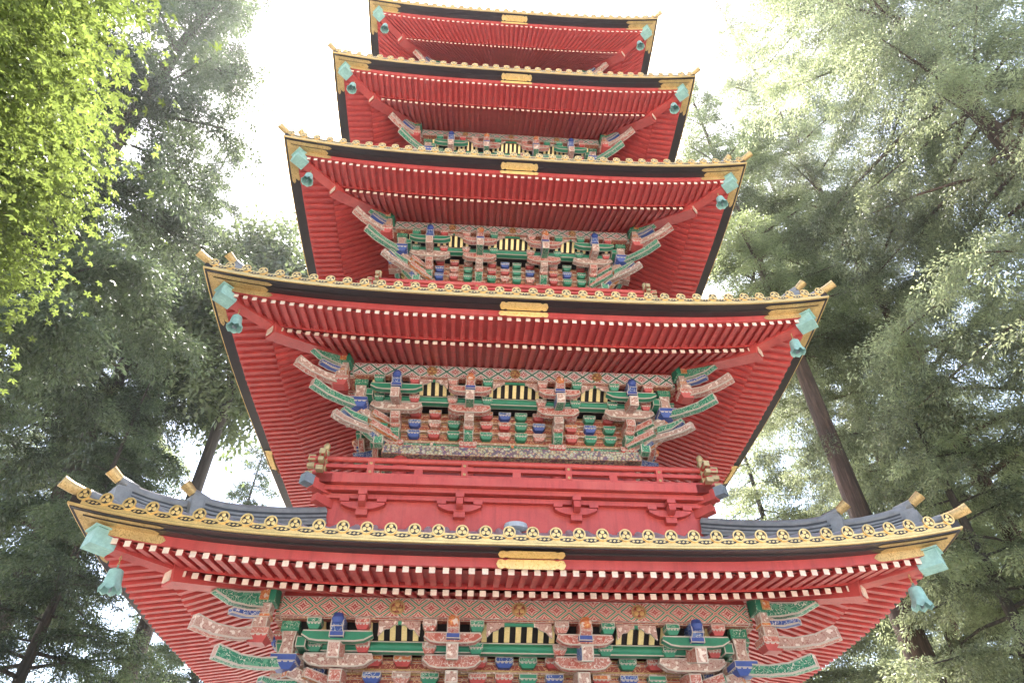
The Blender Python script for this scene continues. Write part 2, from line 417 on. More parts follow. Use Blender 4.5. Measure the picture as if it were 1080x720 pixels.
bell_spots = []
for r in ROOFS:
    i, w = r.i, r.w
    near = i < 3
    # --- tile surface, all four sides, as the roof part itself
    tm = MB(); NS = 10; NX = 30
    ntl = int(2*w/.262); sp = 2*w/ntl
    rib = MB()
    side = MB()
    vs_, fs = [], []
    for k in range(NS+1):
        a = r.A*k/NS
        for j in range(NX+1):
            x = (-1+2*j/NX)*(w-a); vs_.append((x, -(w-a), r.top(x, a)))
    for k in range(NS):
        for j in range(NX):
            o = k*(NX+1)+j; fs.append((o, o+1, o+NX+2, o+NX+1))
    side.add(vs_, fs, 'tile')
    for j in range(ntl):
        x = -w+sp*(j+.5); amax = min(r.A, w-abs(x))
        if amax < .15: continue
        ns = max(2, int(amax/.28)); vs_, fs = [], []
        for k in range(ns+1):
            a = -.015+(amax+.015)*k/ns; zt = r.top(x, max(0, a))
            for q in range(6):
                t = math.pi*q/5; vs_.append((x-.062*math.cos(t), -(w-a), zt-.01+.075*math.sin(t)))
        for k in range(ns):
            for q in range(5): fs.append((k*6+q, k*6+q+1, k*6+q+7, k*6+q+6))
        side.add(vs_, fs, 'tile')
    for k in range(4): tm.join(side, Matrix.Rotation(k*math.pi/2, 4, 'Z'))
    roof = tm.build('roof', pagoda)
    # --- tile ends: gilded disc and pendant per tile row
    for j in range(ntl):
        x = -w+sp*(j+.5)
        m = MB(); zc = r.top(x, 0)+.03
        disc(m, (x, -w-.03, zc), .073, 'gold', 16, crest=('black', 'gold'))
        xm = x+sp/2
        if j < ntl-1:   # pendant tile between this disc and the next, with a dark arabesque panel
            def zz(u): return r.z0+.015+r.up(x+u*sp)
            vs_, fs, ms = [], [], []
            for q in range(9):
                u = q/8; sag = .03*math.sin(math.pi*u); xx = x+u*sp; zb = zz(u)
                vs_ += [(xx, -w-.012, zb), (xx, -w-.012, zb+.118-sag)]
            fs = [(2*q, 2*q+2, 2*q+3, 2*q+1) for q in range(8)]
            m.add(vs_, fs, 'gold')
            pts = []
            for q in range(12):
                t = 2*math.pi*q/12; pts.append((xm+.36*sp*math.cos(t), -w-.0155, zz(.5+.36*math.cos(t))+.045+.026*math.sin(t)*(1-.35*abs(math.cos(t)))))
            m.add(pts, [tuple(range(12))], 'black')
            for dx in (-.17, 0, .17):
                cx, cz = xm+dx*sp, zz(.5+dx)+.045
                m.add([(cx-.02, -w-.019, cz-.004), (cx, -w-.019, cz-.014), (cx+.02, -w-.019, cz+.002), (cx, -w-.019, cz+.013)], [(0, 1, 2, 3)], 'gold')
        if i == 0 or (i == 1 and ntile < 76): m.build('tile_end', roof); ntile += 1
        else: tile_rest.join(m)
        for k in (1, 2, 3): tile_rest.join(m, Matrix.Rotation(k*math.pi/2, 4, 'Z'))
    # --- eave boards
    e = MB(); sweep(e, r, [(0, .015), (-.012, .012), (-.012, -.012), (.015, -.016)], 'gold')
    ge = e.mesh('gilded_edge')
    e = MB(); sweep(e, r, [(0, .10), (0, .0), (.012, -.01), (.012, -.03), (.13, -.034), (.13, -.052), (.26, -.056)], 'black')
    bk = e.mesh('black_eave_board')
    e = MB(); sweep(e, r, [(.255, -.03), (.255, -.165), (.31, -.165), (.31, -.10)], 'redboard')
    rb = e.mesh('red_eave_board')
    e = MB()
    sweep(e, r, [(.30, r.fly_b(.30)+.045), (.98, r.fly_b(.98)+.045)], 'redboard')
    sweep(e, r, [(.89, r.fly_b(.89)+.06), (.885, -.178), (1.0, -.178+.115*r.base_m)], 'red2')
    sweep(e, r, [(.93, r.base_b(.93)+.043), (w-r.F+.5, r.base_b(w-r.F+.5)+.043)], 'redboard')
    ai = w-r.F+.06; sweep(e, r, [(ai, r.fz-r.z0-.10), (ai, r.fz-r.z0+.13)], 'red2')
    pl = e.mesh('soffit_board')
    # fittings
    c1, c2 = (.012, -.03), (.255, -.056)
    d1, d2 = (.255, -.056), (.255, -.163)
    Lf = 1.03 if i < 2 else .92
    def lobes(sg, L, n=10):
        out = []
        for q in range(n+1):
            u = q/n; x = (w-L+(L-.0)*u)
            tip = min(1, u*9)
            out.append((sg*x, .5-.5*math.sqrt(max(0, 1-(1-tip)**2))*1.0 if u < .12 else .0, .5+.5*math.sqrt(max(0, 1-(1-tip)**2)) if u < .12 else 1.0))
        return out
    def corner_fit(sg):
        f = MB()
        plate(f, r, (.05, -.0325), (.129, -.035), lobes(sg, Lf+.06, 24), 'goldw', .005)
        plate(f, r, (.131, -.053), (.259, -.057), lobes(sg, Lf-.02, 24), 'goldw', .005)
        f2 = lobes(sg, Lf+.05, 24)
        plate(f, r, d1, d2, f2, 'goldw', .006)
        return f.mesh('corner_fitting')
    cfs = [corner_fit(-1), corner_fit(1)]
    f = MB()
    def centre_cols(hw, n=36):
        o = []
        for q in range(n+1):
            u = -1+2*q/n; au = abs(u); s_ = math.sqrt(max(0, 1-max(0, (au-.88)/.12)**2)); dip = .1 if .72 < au < .80 else 0
            o.append((u*hw, .5-(.5-dip)*s_, .5+(.5-dip)*s_))
        return o
    plate(f, r, (.05, -.037), (.215, -.05), centre_cols(.385), 'goldw2', .02)
    plate(f, r, (.252, -.078), (.250, -.19), centre_cols(.40), 'goldw2', .022)
    cfm = f.mesh('centre_fitting')
    for k in range(4):
        rz = k*math.pi/2
        link('gilded_edge', ge, roof, rz=rz); link('black_eave_board', bk, roof, rz=rz); link('red_eave_board', rb, roof, rz=rz)
        link('soffit_board', pl, roof, rz=rz)
        for cm in cfs: link('corner_fitting', cm, roof, rz=rz)
        link('centre_fitting', cfm, roof, rz=rz)
    # --- rafters
    nf = NFLY[i]; pit = (2*(w-.36))/(nf-1)
    fly, bas = [], []
    if i < 4:
        for j in range(nf):
            x = (j-(nf-1)/2)*pit
            m = MB(); a1 = min(1.02, w-abs(x)-.04)
            if a1 > .36: rafter(m, r, x, .29, a1, r.fly_b); fly.append((abs(x), m))
            if abs(x) < w-.92-.17:
                m = MB(); rafter(m, r, x, .92, min(w-r.F+.42, w-abs(x)-.04), r.base_b, .074, .07); bas.append((abs(x), m))
    else:       # fan rafters of the top storey
        for j in range(nf):
            x = (j-(nf-1)/2)*pit
            cx, cy = 0, -.3
            def pt(a):   # x on the fan line at eave offset a
                return x*((w-a)-.3)/((w-.29)-.3)
            m = MB(); rafter(m, r, x, .29, 1.02, r.fly_b, x1=pt(1.02)); fly.append((abs(x), m))
            m = MB(); rafter(m, r, pt(.92), .92, w-r.F+.42, r.base_b, .06, .07, x1=pt(w-r.F+.42))
            if abs(pt(.92)) < w-1.08: bas.append((abs(x), m))
    for lst, nm, rest in ((fly, 'flying_rafter', fly_rest), (bas, 'base_rafter', base_rest)):
        lst.sort(key=lambda t: t[0])
        for ax, m in lst:
            cnt = nfly if nm == 'flying_rafter' else nbase
            if i < 2 and cnt < 100:
                m.build(nm, roof)
                if nm == 'flying_rafter': nfly += 1
                else: nbase += 1
            else: rest.join(m)
            for k in (1, 2, 3): rest.join(m, Matrix.Rotation(k*math.pi/2, 4, 'Z'))
    # --- hips: rafters, end caps, ridges on each corner (built on the front right diagonal, turned round)
    dg = Vector((1, -1, 0))
    def dp(rr, z): return (rr, -rr, z)
    def hz(rr, fb, a): return r.z0+fb(a)+r.up(rr)
    h1 = MB(); rs = [w-.36, w-.6, w-.85, w-1.15]
    bar(h1, [dp(q, hz(q, r.fly_b, w-q)+.04) for q in rs], .2, .2, 'red', sv=Vector((1, 1, 0)))
    h1m = h1.mesh('hip_rafter')
    h2 = MB(); rs = [w-.93, w-1.2, w-1.6, r.F-.3]
    bar(h2, [dp(q, hz(q, r.base_b, w-q)+.015+o_) for q, o_ in zip(rs, (0, .01, .04, .13))], [.27, .27, .25, .20], .25, 'red', sv=Vector((1, 1, 0)))
    zq = hz(w-.93, r.base_b, .93)+.015; bar(h2, [dp(w-.92, zq), dp(w-.935, zq)], .15, .2, 'ivory', sv=Vector((1, 1, 0)))
    h2m = h2.mesh('lower_hip_rafter')
    cap = MB(); rc = w-.33; zc = hz(rc, r.fly_b, .33)+.04
    bar(cap, [dp(rc+.09, zc-.028), dp(rc-.10, zc-.045)], .255, .19, 'verdigris', sv=Vector((1, 1, 0)))
    bar(cap, [dp(rc+.108, zc+.083), dp(rc-.11, zc+.068)], .285, .022, 'verdigris', sv=Vector((1, 1, 0)))
    capm = cap.mesh('hip_end_cap')
    def ridge(r_out, r_in, hgt, wd, tip):
        m = MB(); n = 10
        rr_ = [r_out+(r_in-r_out)*q/n for q in range(n+1)]
        lay = 6
        for l in range(lay):
            zz = [r.top(q, w-q)+.02+hgt*.72*(l+.5)/lay + .10*max(0, 1-j/3)**2*.6 for j, q in enumerate(rr_)]
            bar(m, [dp(q, z) for q, z in zip(rr_, zz)], wd*(1.12-.1*l if l % 2 == 0 else .72), hgt*.72/lay*.98, 'tile2' if l % 2 == 0 else 'tiled', sv=Vector((1, 1, 0)))
        zz = [r.top(q, w-q)+.02+hgt*.74 + .06*max(0, 1-j/3)**2 for j, q in enumerate(rr_)]
        tube(m, [dp(q, z+.03) for q, z in zip(rr_, zz)], .075, 'tile2', 10)
        # end tile: rounded lump with shoulders
        z = r.top(r_out, w-r_out)
        bar(m, [dp(r_out+.075, z+.13*hgt/.3), dp(r_out-.03, z+.15*hgt/.3)], wd*1.45, hgt*.95, 'tile2', sv=Vector((1, 1, 0)))
        bar(m, [dp(r_out+.06, z+hgt*.95), dp(r_out-.06, z+hgt*1.0)], wd*.85, hgt*.5, 'tile2', sv=Vector((1, 1, 0)))
        zt = zz[0]+.07
        tube(m, [dp(r_out-.10, zt-.01), dp(r_out+.05, zt+.03)], .062, 'tile2', 10)
        tube(m, [dp(r_out+.05, zt+.03), dp(r_out+tip, zt+.11)], [.058, .07], 'goldw', 10)
        return m.mesh('hip_ridge')
    rm1 = ridge(w-.33, r.hin+.02, .20, .20, .15)
    rm2 = ridge(w-.95, r.hin+.02, .27, .22, .15)
    ct = MB(); zt = r.z0+.10+SORI
    tube(ct, [dp(w-.35, zt+.02), dp(w-.1, zt+.05)], .07, 'tile2', 10)
    tube(ct, [dp(w-.1, zt+.05), dp(w+.03, zt+.075), dp(w+.115, zt+.105)], [.062, .062, .068], 'goldw', 10)
    ctm = ct.mesh('corner_tile')
    for k in range(4):
        rz = k*math.pi/2
        for nm, me in (('hip_rafter', h1m), ('lower_hip_rafter', h2m), ('hip_end_cap', capm), ('hip_ridge', rm1), ('hip_ridge', rm2), ('corner_tile', ctm)):
            link(nm, me, roof, rz=rz)
    # bells at the two front corners
    rb_ = w-.53
    for sg in (-1, 1): bell_spots.append((i, sg, rb_, hz(rb_, r.fly_b, .53)-.05))
    if i == 0:
        m = MB(); lathe(m, [(.0, .08), (.1, .075), (.155, .05), (.165, 0), (.155, -.04), (.1, -.06), (0, -.065)], 'paleg', n=20)
        o = m.build('cover', roof, (-.02, -(r.hin+.12), r.top(0, w-r.hin-.12)+.10)); o.scale = (1.1, .8, .8)
    if i == 4:   # spire
        m = MB(); zt = r.z0+.1+r.H
        box(m, (0, 0, zt+.25), (.8, .8, .6), 'verdigris'); 
        lathe(m, [(0, .6), (.42, .62), (.36, .85), (.12, 1.0), (.09, 1.1), (.09, 7.6), (.02, 7.9)], 'verdigris', (0, 0, zt), 12)
        for q in range(9): lathe(m, [(.09, 1.6+q*.5), (.5-.03*q, 1.6+q*.5), (.5-.03*q, 1.72+q*.5), (.09, 1.72+q*.5)], 'verdigris', (0, 0, zt), 16)
        m.build('spire', pagoda)
tag(fly_rest.build('flying_rafter', pagoda), kind='stuff')
tag(base_rest.build('base_rafter', pagoda), kind='stuff')
tag(tile_rest.build('tile_end', pagoda), kind='stuff')

# --- bracket work, modelled once at second storey size with z measured from the frieze top
Q = 9.15
CX = [-2.1, -.8, .8, 2.1]
def hiji(mb, xc, y, z0, z1, L, mat, trim='white', wd=.12, ax='x'):
    """curved bracket arm along x: flat top, underside rising at the ends"""
    n = 8; pts, hs = [], []
    for k in range(n+1):
        u = -1+2*k/n; cut = max(0, (abs(u)-.55)/.45)**2*.55*(z1-z0)
        hh = z1-z0-cut; hs.append(hh); pts.append((xc+u*L/2, y, z1-hh/2))
    bar(mb, pts, wd, hs, mat, trim, .018)
def nose(mb, x, y0, y1, zc, w, h, mat, trim='white', droop=.0):
    """projecting beam nose along -y with rounded, hooked end"""
    n = 6; P, H = [], []
    for k in range(n+1):
        u = k/n; P.append((x, y0+(y1-y0)*u, zc-droop*u*u+.03*max(0, u-.6)**2*4)); H.append(h*(1-.35*max(0, (u-.55)/.45)**1.5))
    bar(mb, P, w, H, mat, trim, .014)
def cluster_parts(var):
    pal = {'c': dict(t3='pink', t2='pink', blk='palepink', nose='pink', tail='greens', low='greens', collar='blue', body='palepink'),
           'o': dict(t3='green', t2='palepink', blk='greens', nose='blues', tail='palepink', low='greens', collar='blue', body='pink')}[var]
    parts = []
    m = MB(); masu(m, (0, -2.14, 7.98-Q), .31, .15, 'pink', d=.34); parts.append(('base_block', m))
    m = MB(); nose(m, 0, -2.1, -2.46, 8.07-Q, .17, .20, pal['low']); parts.append(('low_nose', m))
    m = MB(); nose(m, 0, -2.1, -2.66, 8.28-Q, .165, .23, pal['body'], droop=.03); masu(m, (0, -2.44, 8.215-Q), .19, .09, 'palepink'); parts.append(('middle_nose', m))
    for y, z0, z1, mt, nm in ((-2.6, 8.365, 8.535, pal['t2'], 'bracket_arm'), (-2.9, 8.585, 8.725, pal['t3'], 'bracket_arm')):
        m = MB(); hiji(m, 0, y, z0-Q, z1-Q, .74 if var == 'c' else .90, mt); parts.append((nm, m))
        for sx in (-.31, .31):
            b = MB(); masu(b, (sx, y-.03, z1+.135-Q), .185, .13, pal['blk'] if sx < 0 else ('greens' if var == 'c' else 'pink')); parts.append(('bearing_block', b))
    m = MB(); bar(m, [(0, -2.2, 8.74-Q), (0, -2.55, 8.60-Q), (0, -2.85, 8.50-Q), (0, -3.06, 8.46-Q)], .155, [.18, .18, .17, .19], pal['tail'], 'white', .016, side='blues' if var == 'c' else 'pink', cap='palepink'); parts.append(('tail_rafter', m))
    m = MB(); nose(m, 0, -2.7, -3.08, 8.78-Q, .165, .22, pal['nose']); 
    lathe(m, [(0, .08), (.06, .06), (.082, 0), (.06, -.06), (0, -.08)], 'orange' if var == 'c' else 'blue', (0, -3.07, 8.83-Q), 10); parts.append(('beam_nose', m))
    m = MB(); box(m, (0, -2.94, 8.665-Q), (.19, .16, .075), pal['collar'], 'white', .012); parts.append(('collar', m))
    return parts
CL = {v: cluster_parts(v) for v in 'co'}
CLM = {v: [(n, m.mesh(n)) for n, m in CL[v]] for v in 'co'}
CLJ = {}
for v in 'co':
    j = MB()
    for n, m in CL[v]: j.join(m)
    CLJ[v] = j.mesh('bracket_cluster')

def dgp(rr, z): return (rr, -rr, z-Q)
def corner_parts():
    parts = []; SV = Vector((1, 1, 0))
    m = MB()    # outer stack under the hip rafter
    box(m, (3.06, -3.06, 9.12-Q), (.27, .27, .27), 'green', 'greens', .02)
    box(m, (3.08, -3.203, 9.10-Q), (.15, .012, .19), 'orange', 'goldw', .02); box(m, (3.203, -3.08, 9.10-Q), (.012, .15, .19), 'orange', 'goldw', .02)
    lathe(m, [(0, .12), (.08, .10), (.122, .04), (.125, 0)], 'green', (3.06, -3.06, 9.25-Q), 12)
    bar(m, [(3.06, -3.06, 8.99-Q), (3.06, -3.06, 8.84-Q), (3.06, -3.06, 8.66-Q)], [.20, .17, .20], [.20, .17, .20], 'palepink', 'white', .016, sv=Vector((1, 0, 0)))
    box(m, (3.06, -3.06, 8.83-Q), (.215, .215, .05), 'orange', 'white', .01)
    masu(m, (3.06, -3.06, 8.67-Q), .30, .17, 'pink'); parts.append(('corner_stack', m))
    m = MB()    # inner stack
    box(m, (2.74, -2.74, 8.86-Q), (.23, .23, .24), 'greens', 'green', .02)
    lathe(m, [(0, .10), (.07, .085), (.11, .03), (.115, 0)], 'green', (2.74, -2.74, 8.98-Q), 12)
    bar(m, [(2.74, -2.74, 8.74-Q), (2.74, -2.74, 8.6-Q), (2.74, -2.74, 8.43-Q)], [.19, .15, .19], [.19, .15, .19], 'palepink', 'white', .016, sv=Vector((1, 0, 0)))
    masu(m, (2.74, -2.74, 8.45-Q), .32, .17, 'blue'); parts.append(('corner_stack', m))
    m = MB(); masu(m, (2.36, -2.36, 8.20-Q), .26, .16, 'green'); box(m, (2.36, -2.36, 8.32-Q), (.17, .17, .24), 'blues', 'white', .02)
    bar(m, [(2.36, -2.36, 8.05-Q), (2.36, -2.36, 7.8-Q)], .17, .17, 'greens', 'white', .02, sv=Vector((1, 0, 0))); parts.append(('corner_stack', m))
    def tail(pts, w, h, main, cap=None, side=None):
        m = MB(); bar(m, [dgp(*p) for p in pts], w, h, main, 'white', .02, cap=cap, side=side, sv=SV); return m
    parts.append(('tail_rafter', tail([(3.1, 8.61), (3.2, 8.58), (3.3, 8.545), (3.5, 8.53), (3.68, 8.57)], .13, [.14, .14, .13, .14, .16], 'pink', 'palepink', 'palepink')))
    parts.append(('tail_rafter', tail([(2.78, 8.36), (2.88, 8.33), (3.0, 8.295), (3.2, 8.27), (3.42, 8.31)], .13, [.14, .14, .13, .14, .16], 'greens', 'palepink', 'greens')))
    parts.append(('tail_rafter', tail([(2.5, 8.03), (2.62, 7.99), (2.78, 7.96), (2.92, 7.945), (3.06, 7.97)], .115, [.11, .11, .105, .115, .13], 'palepink', 'palepink', 'palepink')))
    parts.append(('carved_nose', tail([(3.12, 9.02), (3.25, 8.98), (3.4, 8.95), (3.58, 8.99)], .13, [.2, .19, .15, .08], 'greens', 'green', 'greens')))
    parts.append(('carved_nose', tail([(3.12, 8.85), (3.24, 8.81), (3.38, 8.80)], .12, [.09, .09, .07], 'blue', 'blues', 'blues')))
    parts.append(('carved_nose', tail([(2.6, 8.14), (2.8, 8.10), (2.95, 8.13)], .12, [.15, .13, .07], 'blues', 'green', 'greens')))
    for z, c1, c2 in ((8.22, 'orange', 'palepink'), (8.0, 'blues', 'palepink')):   # diagonal arms up to the inner stack, with flanking arms
        m = MB(); bar(m, [dgp(2.05, z-.06), dgp(2.4, z+.0), dgp(2.72 if z > 8.1 else 2.5, z+.06)], .14, .15, c1, 'white', .018, side=c2, sv=SV); parts.append(('diagonal_arm', m))
        for sg in (1, -1):
            m = MB(); q = [(2.05+.28*(sg > 0), -(2.05+.28*(sg < 0)), z-.02-Q), (2.5+.16*(sg > 0), -(2.5+.16*(sg < 0)), z+.07-Q)]
            bar(m, q, .10, .12, 'orange' if sg > 0 else 'greens', 'white', .016, side='pink'); parts.append(('diagonal_arm', m))
    return parts
COR = corner_parts(); CORM = [(n, m.mesh(n)) for n, m in COR]
cj = MB()
for n, m in COR: cj.join(m)
CORJ = cj.mesh('corner_bracket')

# long members of one side
def side_members():
    out = []
    f = MB(); box(f, (0, -2.956+.08, 0), (2*2.90, .16, .25), 'frieze', 'white', .012); out.append(('frieze', f, 9.025-Q))
    f2 = MB(); box(f2, (0, -2.956+.08, 0), (2*2.90, .16, .25), 'friezep', 'palepink', .012); out.append(('friezep', f2, 9.025-Q))
    m = MB(); box(m, (0, -2.90, 8.877-Q), (5.75, .12, .032), 'brown', 'white', .008); out.append(('purlin_strip', m, 0))
    m = MB()
    bar(m, [(-2.82, -2.58, 8.625-Q), (2.82, -2.58, 8.625-Q)], .13, .135, 'green', 'white', .014)
    tube(m, [(-2.7, -2.632, 8.625-Q), (2.7, -2.632, 8.625-Q)], .046, 'green', 10); out.append(('green_beam', m, 0))
    # coving: dark back with gilded ribs
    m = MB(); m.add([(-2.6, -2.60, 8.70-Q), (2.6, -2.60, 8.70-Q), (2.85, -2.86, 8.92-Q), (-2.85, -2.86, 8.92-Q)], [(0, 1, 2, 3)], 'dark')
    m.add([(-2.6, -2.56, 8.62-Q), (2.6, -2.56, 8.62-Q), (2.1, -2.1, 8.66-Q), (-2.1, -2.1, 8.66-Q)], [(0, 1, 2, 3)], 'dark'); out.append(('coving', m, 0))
    x = -2.52
    while x < 2.53:
        if min(abs(x-c) for c in CX) > .2:
            m = MB(); bar(m, [(x, -2.655, 8.705-Q), (x, -2.74, 8.78-Q), (x, -2.86, 8.895-Q)], .066, .035, 'goldbar', sv=Vector((1, 0, 0))); out.append(('gilded_rib', m, 0))
        x += .14
    # arched boards under the frieze
    for xa, xb in ((-2.1, -.8), (-.8, .8), (.8, 2.1)):
        m = MB(); a, b = xa+.40, xb-.40; L = b-a; n = 22; cols = []
        for k in range(n+1):
            u = k/n; d = min(u, 1-u)*L
            hgt = .19-.15*min(1, max(0, d-.0)/.22)**.7 + .012*math.sin(d*60)*(d < .24)
            cols.append((a+u*L, max(.035, hgt)))
        vs_ = []
        for xx, h in cols: vs_ += [(xx, -2.925, 8.862-Q), (xx, -2.925, 8.862-h-Q), (xx, -2.895, 8.862-Q), (xx, -2.895, 8.862-h-Q)]
        fs, ms = [], []
        for k in range(n):
            o = 4*k; mid = .22 < min((k+.5)/n, 1-(k+.5)/n)*L
            fs += [(o, o+4, o+5, o+1), (o+2, o+3, o+7, o+6), (o+1, o+5, o+7, o+3)]; ms += ['green' if mid else 'palepink', 'green', 'green' if mid else 'white']
        m.add(vs_, fs, ms); out.append(('arched_board', m, 0))
    # wall rows of bearing blocks on through beams
    pal = ['greens', 'palepink', 'blues', 'orange', 'palepink', 'greens', 'green', 'pink']
    rnd = random.Random(3)
    for j, zc in enumerate((8.525, 8.325, 8.12)):
        y = -2.17-.03*(2-j)
        m = MB(); box(m, (0, y+.06, zc-Q), (4.3, .12, .165), 'brown', 'goldw', .018); box(m, (0, y+.045, zc-.10-Q), (4.25, .12, .035), 'palepink', 'goldw', .006); box(m, (0, y+.05, zc+.02-Q), (4.26, .12, .03), 'orange', 'white', .007); out.append(('through_beam', m, 0))
        xs = [-.48, -.15, .15, .48, 1.07, 1.42, 1.78, -1.07, -1.42, -1.78]
        for xx in xs:
            m = MB(); masu(m, (xx, y-.03, zc+.07-Q), .225, .125, rnd.choice(pal)); out.append(('bearing_block', m, 0))
    m = MB(); box(m, (0, -2.1, 7.965-Q), (4.3, .1, .13), 'greens', 'goldw', .02); out.append(('panel_band', m, 0))
    for xx in (-1.45, 0, 1.45):
        m = MB()
        for k in range(8):
            t = k*math.pi/4; cx, cz = xx+.055*math.cos(t), 7.975-Q+.05*math.sin(t)
            m.add([(cx+.034*math.cos(q*math.pi/3), -2.165, cz+.034*math.sin(q*math.pi/3)) for q in range(6)]+[(cx, -2.19, cz)], [(q, (q+1) % 6, 6) for q in range(6)], 'greens' if k % 2 else 'green')
        m.add([(xx+.03*math.cos(q*math.pi/4), -2.192, 7.975-Q+.03*math.sin(q*math.pi/4)) for q in range(8)], [tuple(range(8))], 'orange'); out.append(('flower_boss', m, 0))
    m = MB(); box(m, (0, -2.15, 7.79-Q), (4.6, .26, .19), 'diaper', 'brown', .008); out.append(('diaper_band', m, 0))
    for sx in (-1.5, 0, 1.5):
        m = MB(); disc(m, (sx, -2.972, 9.025-Q), .095, 'goldw', 16, thick=.02, crest=('brown', 'gold')); out.append(('medallion', m, 0))
    return out
SM = side_members()
SMM = [(n, m.mesh(n), z) for n, m, z in SM]
SMJ = {}
for st in ('frieze', 'friezep'):
    j = MB()
    for n, m, z in SM:
        if n not in ('frieze', 'friezep'): j.join(m)
    SMJ[st] = j.mesh('bracket_tier')

for i in range(5):
    k_ = Fs[i]/2.956; dF = Fs[i]-2.956; z = FZ[i]; scl = (k_, 1, 1)
    core = MB()
    hb = 2.02+dF; zb = z-2.40 if i else .95
    box(core, (0, 0, (zb+z-.35)/2), (2*hb, 2*hb, z-.35-zb), 'maroon')
    body = core.build('storey_wall', pagoda)
    cxs = [-(2.1+dF), -.8*k_, .8*k_, 2.1+dF]
    for s in range(4):
        rz = s*math.pi/2; RM = Matrix.Rotation(rz, 3, 'Z')
        def spot(x, y, zz): v = RM @ Vector((x, y, 0)); return (v.x, v.y, zz)
        for cx in cxs[1:]:
            m = MB(); lathe(m, [(.13, zb), (.13, z-1.42)], 'red', (cx, -1.97-dF, 0), 14)
            link('column', m.mesh('column'), pagoda, rz=rz)
        for n, me, dz in SMM:
            if n in ('frieze', 'friezep'):
                if (n == 'friezep') == (i == 0): link('frieze', me, pagoda, spot(0, -dF, z+dz), rz, scl)
        if s == 0 and i < 4:
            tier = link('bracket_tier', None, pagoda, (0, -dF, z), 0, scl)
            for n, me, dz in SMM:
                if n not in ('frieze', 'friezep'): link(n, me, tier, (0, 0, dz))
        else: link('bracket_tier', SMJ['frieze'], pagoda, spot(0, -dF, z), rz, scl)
        for cx in cxs:
            v = 'o' if abs(cx) > 1.2 else 'c'
            loc = spot(cx, -dF, z)
            if s == 0 and i < 4:
                c = link('bracket_cluster', None, pagoda, loc, rz)
                for n, me in CLM[v]: link(n, me, c)
            else: link('bracket_cluster', CLJ[v], pagoda, loc, rz)
        if s in (0, 3):
            c = link('corner_bracket', None, pagoda, spot(dF, -dF, z), rz)
            for n, me in CORM: link(n, me, c)
        else: link('corner_bracket', CORJ, pagoda, spot(dF, -dF, z), rz)

# --- balconies of the upper storeys
def balcony_side():
    """front side, second storey size, z measured from frieze top"""
    out = []
    m = MB(); box(m, (0, -3.0, 6.70-Q), (6.30, .30, .135), 'pinkred'); out.append(('deck_edge', m))
    m = MB(); box(m, (0, -2.97, 6.585-Q), (6.06, .2, .08), 'pinkred'); out.append(('deck_beam', m))
    m = MB(); box(m, (0, -2.85, 6.25-Q), (5.80, .12, .62), 'pinkred'); out.append(('skirt_wall', m))
    m = MB(); tube(m, [(-3.27, -3.045, 7.09-Q), (-2.5, -3.045, 7.085-Q), (2.5, -3.045, 7.085-Q), (3.27, -3.045, 7.09-Q)], .05, 'pinkred', 12); out.append(('top_rail', m))
    m = MB(); box(m, (0, -3.045, 6.955-Q), (6.56, .075, .06), 'pinkred'); out.append(('middle_rail', m))
    m = MB(); box(m, (0, -3.045, 6.80-Q), (6.56, .10, .07), 'pinkred'); out.append(('bottom_rail', m))
    for sx in (-1, 1):
        for zc, hh, dd in ((7.09, .09, .09), (6.955, .066, .08), (6.80, .075, .106)):
            m = MB(); box(m, (sx*3.235, -3.045, zc-Q), (.11, dd, hh), 'oldgilt'); out.append(('rail_end', m))
    for x in (-2.3, -.83, .83, 2.3):
        m = MB(); box(m, (x, -3.045, 6.93-Q), (.10, .115, .25), 'pinkred')
        for zc in (7.0, 6.85): disc(m, (x, -3.112, zc-Q), .024, 'goldw', 10, thick=.012)
        out.append(('rail_post', m))
    for x in (-3.045,):
        m = MB(); box(m, (x, -3.045, 7.0-Q), (.10, .10, .40), 'oldgilt')
        lathe(m, [(.05, 0), (.06, .02), (.038, .05), (.05, .08), (.056, .11), (.04, .15), (.012, .18), (0, .185)], 'oldgilt', (x, -3.045, 7.2-Q), 12); out.append(('corner_post', m))
        m = MB(); bar(m, [(-3.14, -3.14, 6.62-Q), (-3.26, -3.26, 6.63-Q)], .155, .155, 'greymetal', sv=Vector((1, -1, 0))); bar(m, [(-2.6, -2.6, 6.56-Q), (-3.15, -3.15, 6.6-Q)], .16, .17, 'pinkred', sv=Vector((1, -1, 0)))
        bar(m, [(-2.6, -2.6, 6.34-Q), (-3.08, -3.08, 6.40-Q)], [.15, .13], [.17, .12], 'pinkred', sv=Vector((1, -1, 0))); out.append(('corner_beam', m))
    for x in (-1.55, 0, 1.55):
        m = MB(); box(m, (x, -3.045, 6.88-Q), (.13, .07, .09), 'pinkred'); out.append(('rail_strut', m))
    m = MB(); box(m, (0, -2.945, 6.485-Q), (5.95, .09, .075), 'pinkred'); out.append(('bracket_beam', m))
    for x in (-2.35, -.88, .92, 2.4):
        m = MB(); masu_r(m, (x, -2.96, 6.25-Q))
        out.append(('balcony_bracket', m))
    return out
def masu_r(m, c):
    x, y, z = c
    box(m, (x, y+.02, z-.03), (.17, .14, .09), 'pinkred')
    hs, pts = [], []
    for k in range(9):
        u = -1+k/4; cut = max(0, (abs(u)-.35)/.65)**1.5*.08; pts.append((x+u*.33, y, z+.075+cut/2)); hs.append(.11-cut)
    bar(m, pts, .10, hs, 'pinkred')
    for sx in (-.28, .28): box(m, (x+sx, y, z+.175), (.14, .13, .075), 'pinkred')
    bar(m, [(x, y+.05, z+.12), (x, y-.12, z+.12), (x, y-.19, z+.13)], .10, [.15, .15, .11], 'pinkred')
    box(m, (x, y-.12, z+.225), (.13, .15, .07), 'pinkred')
BS = balcony_side(); BSM = [(n, m.mesh(n)) for n, m in BS]
bj = MB()
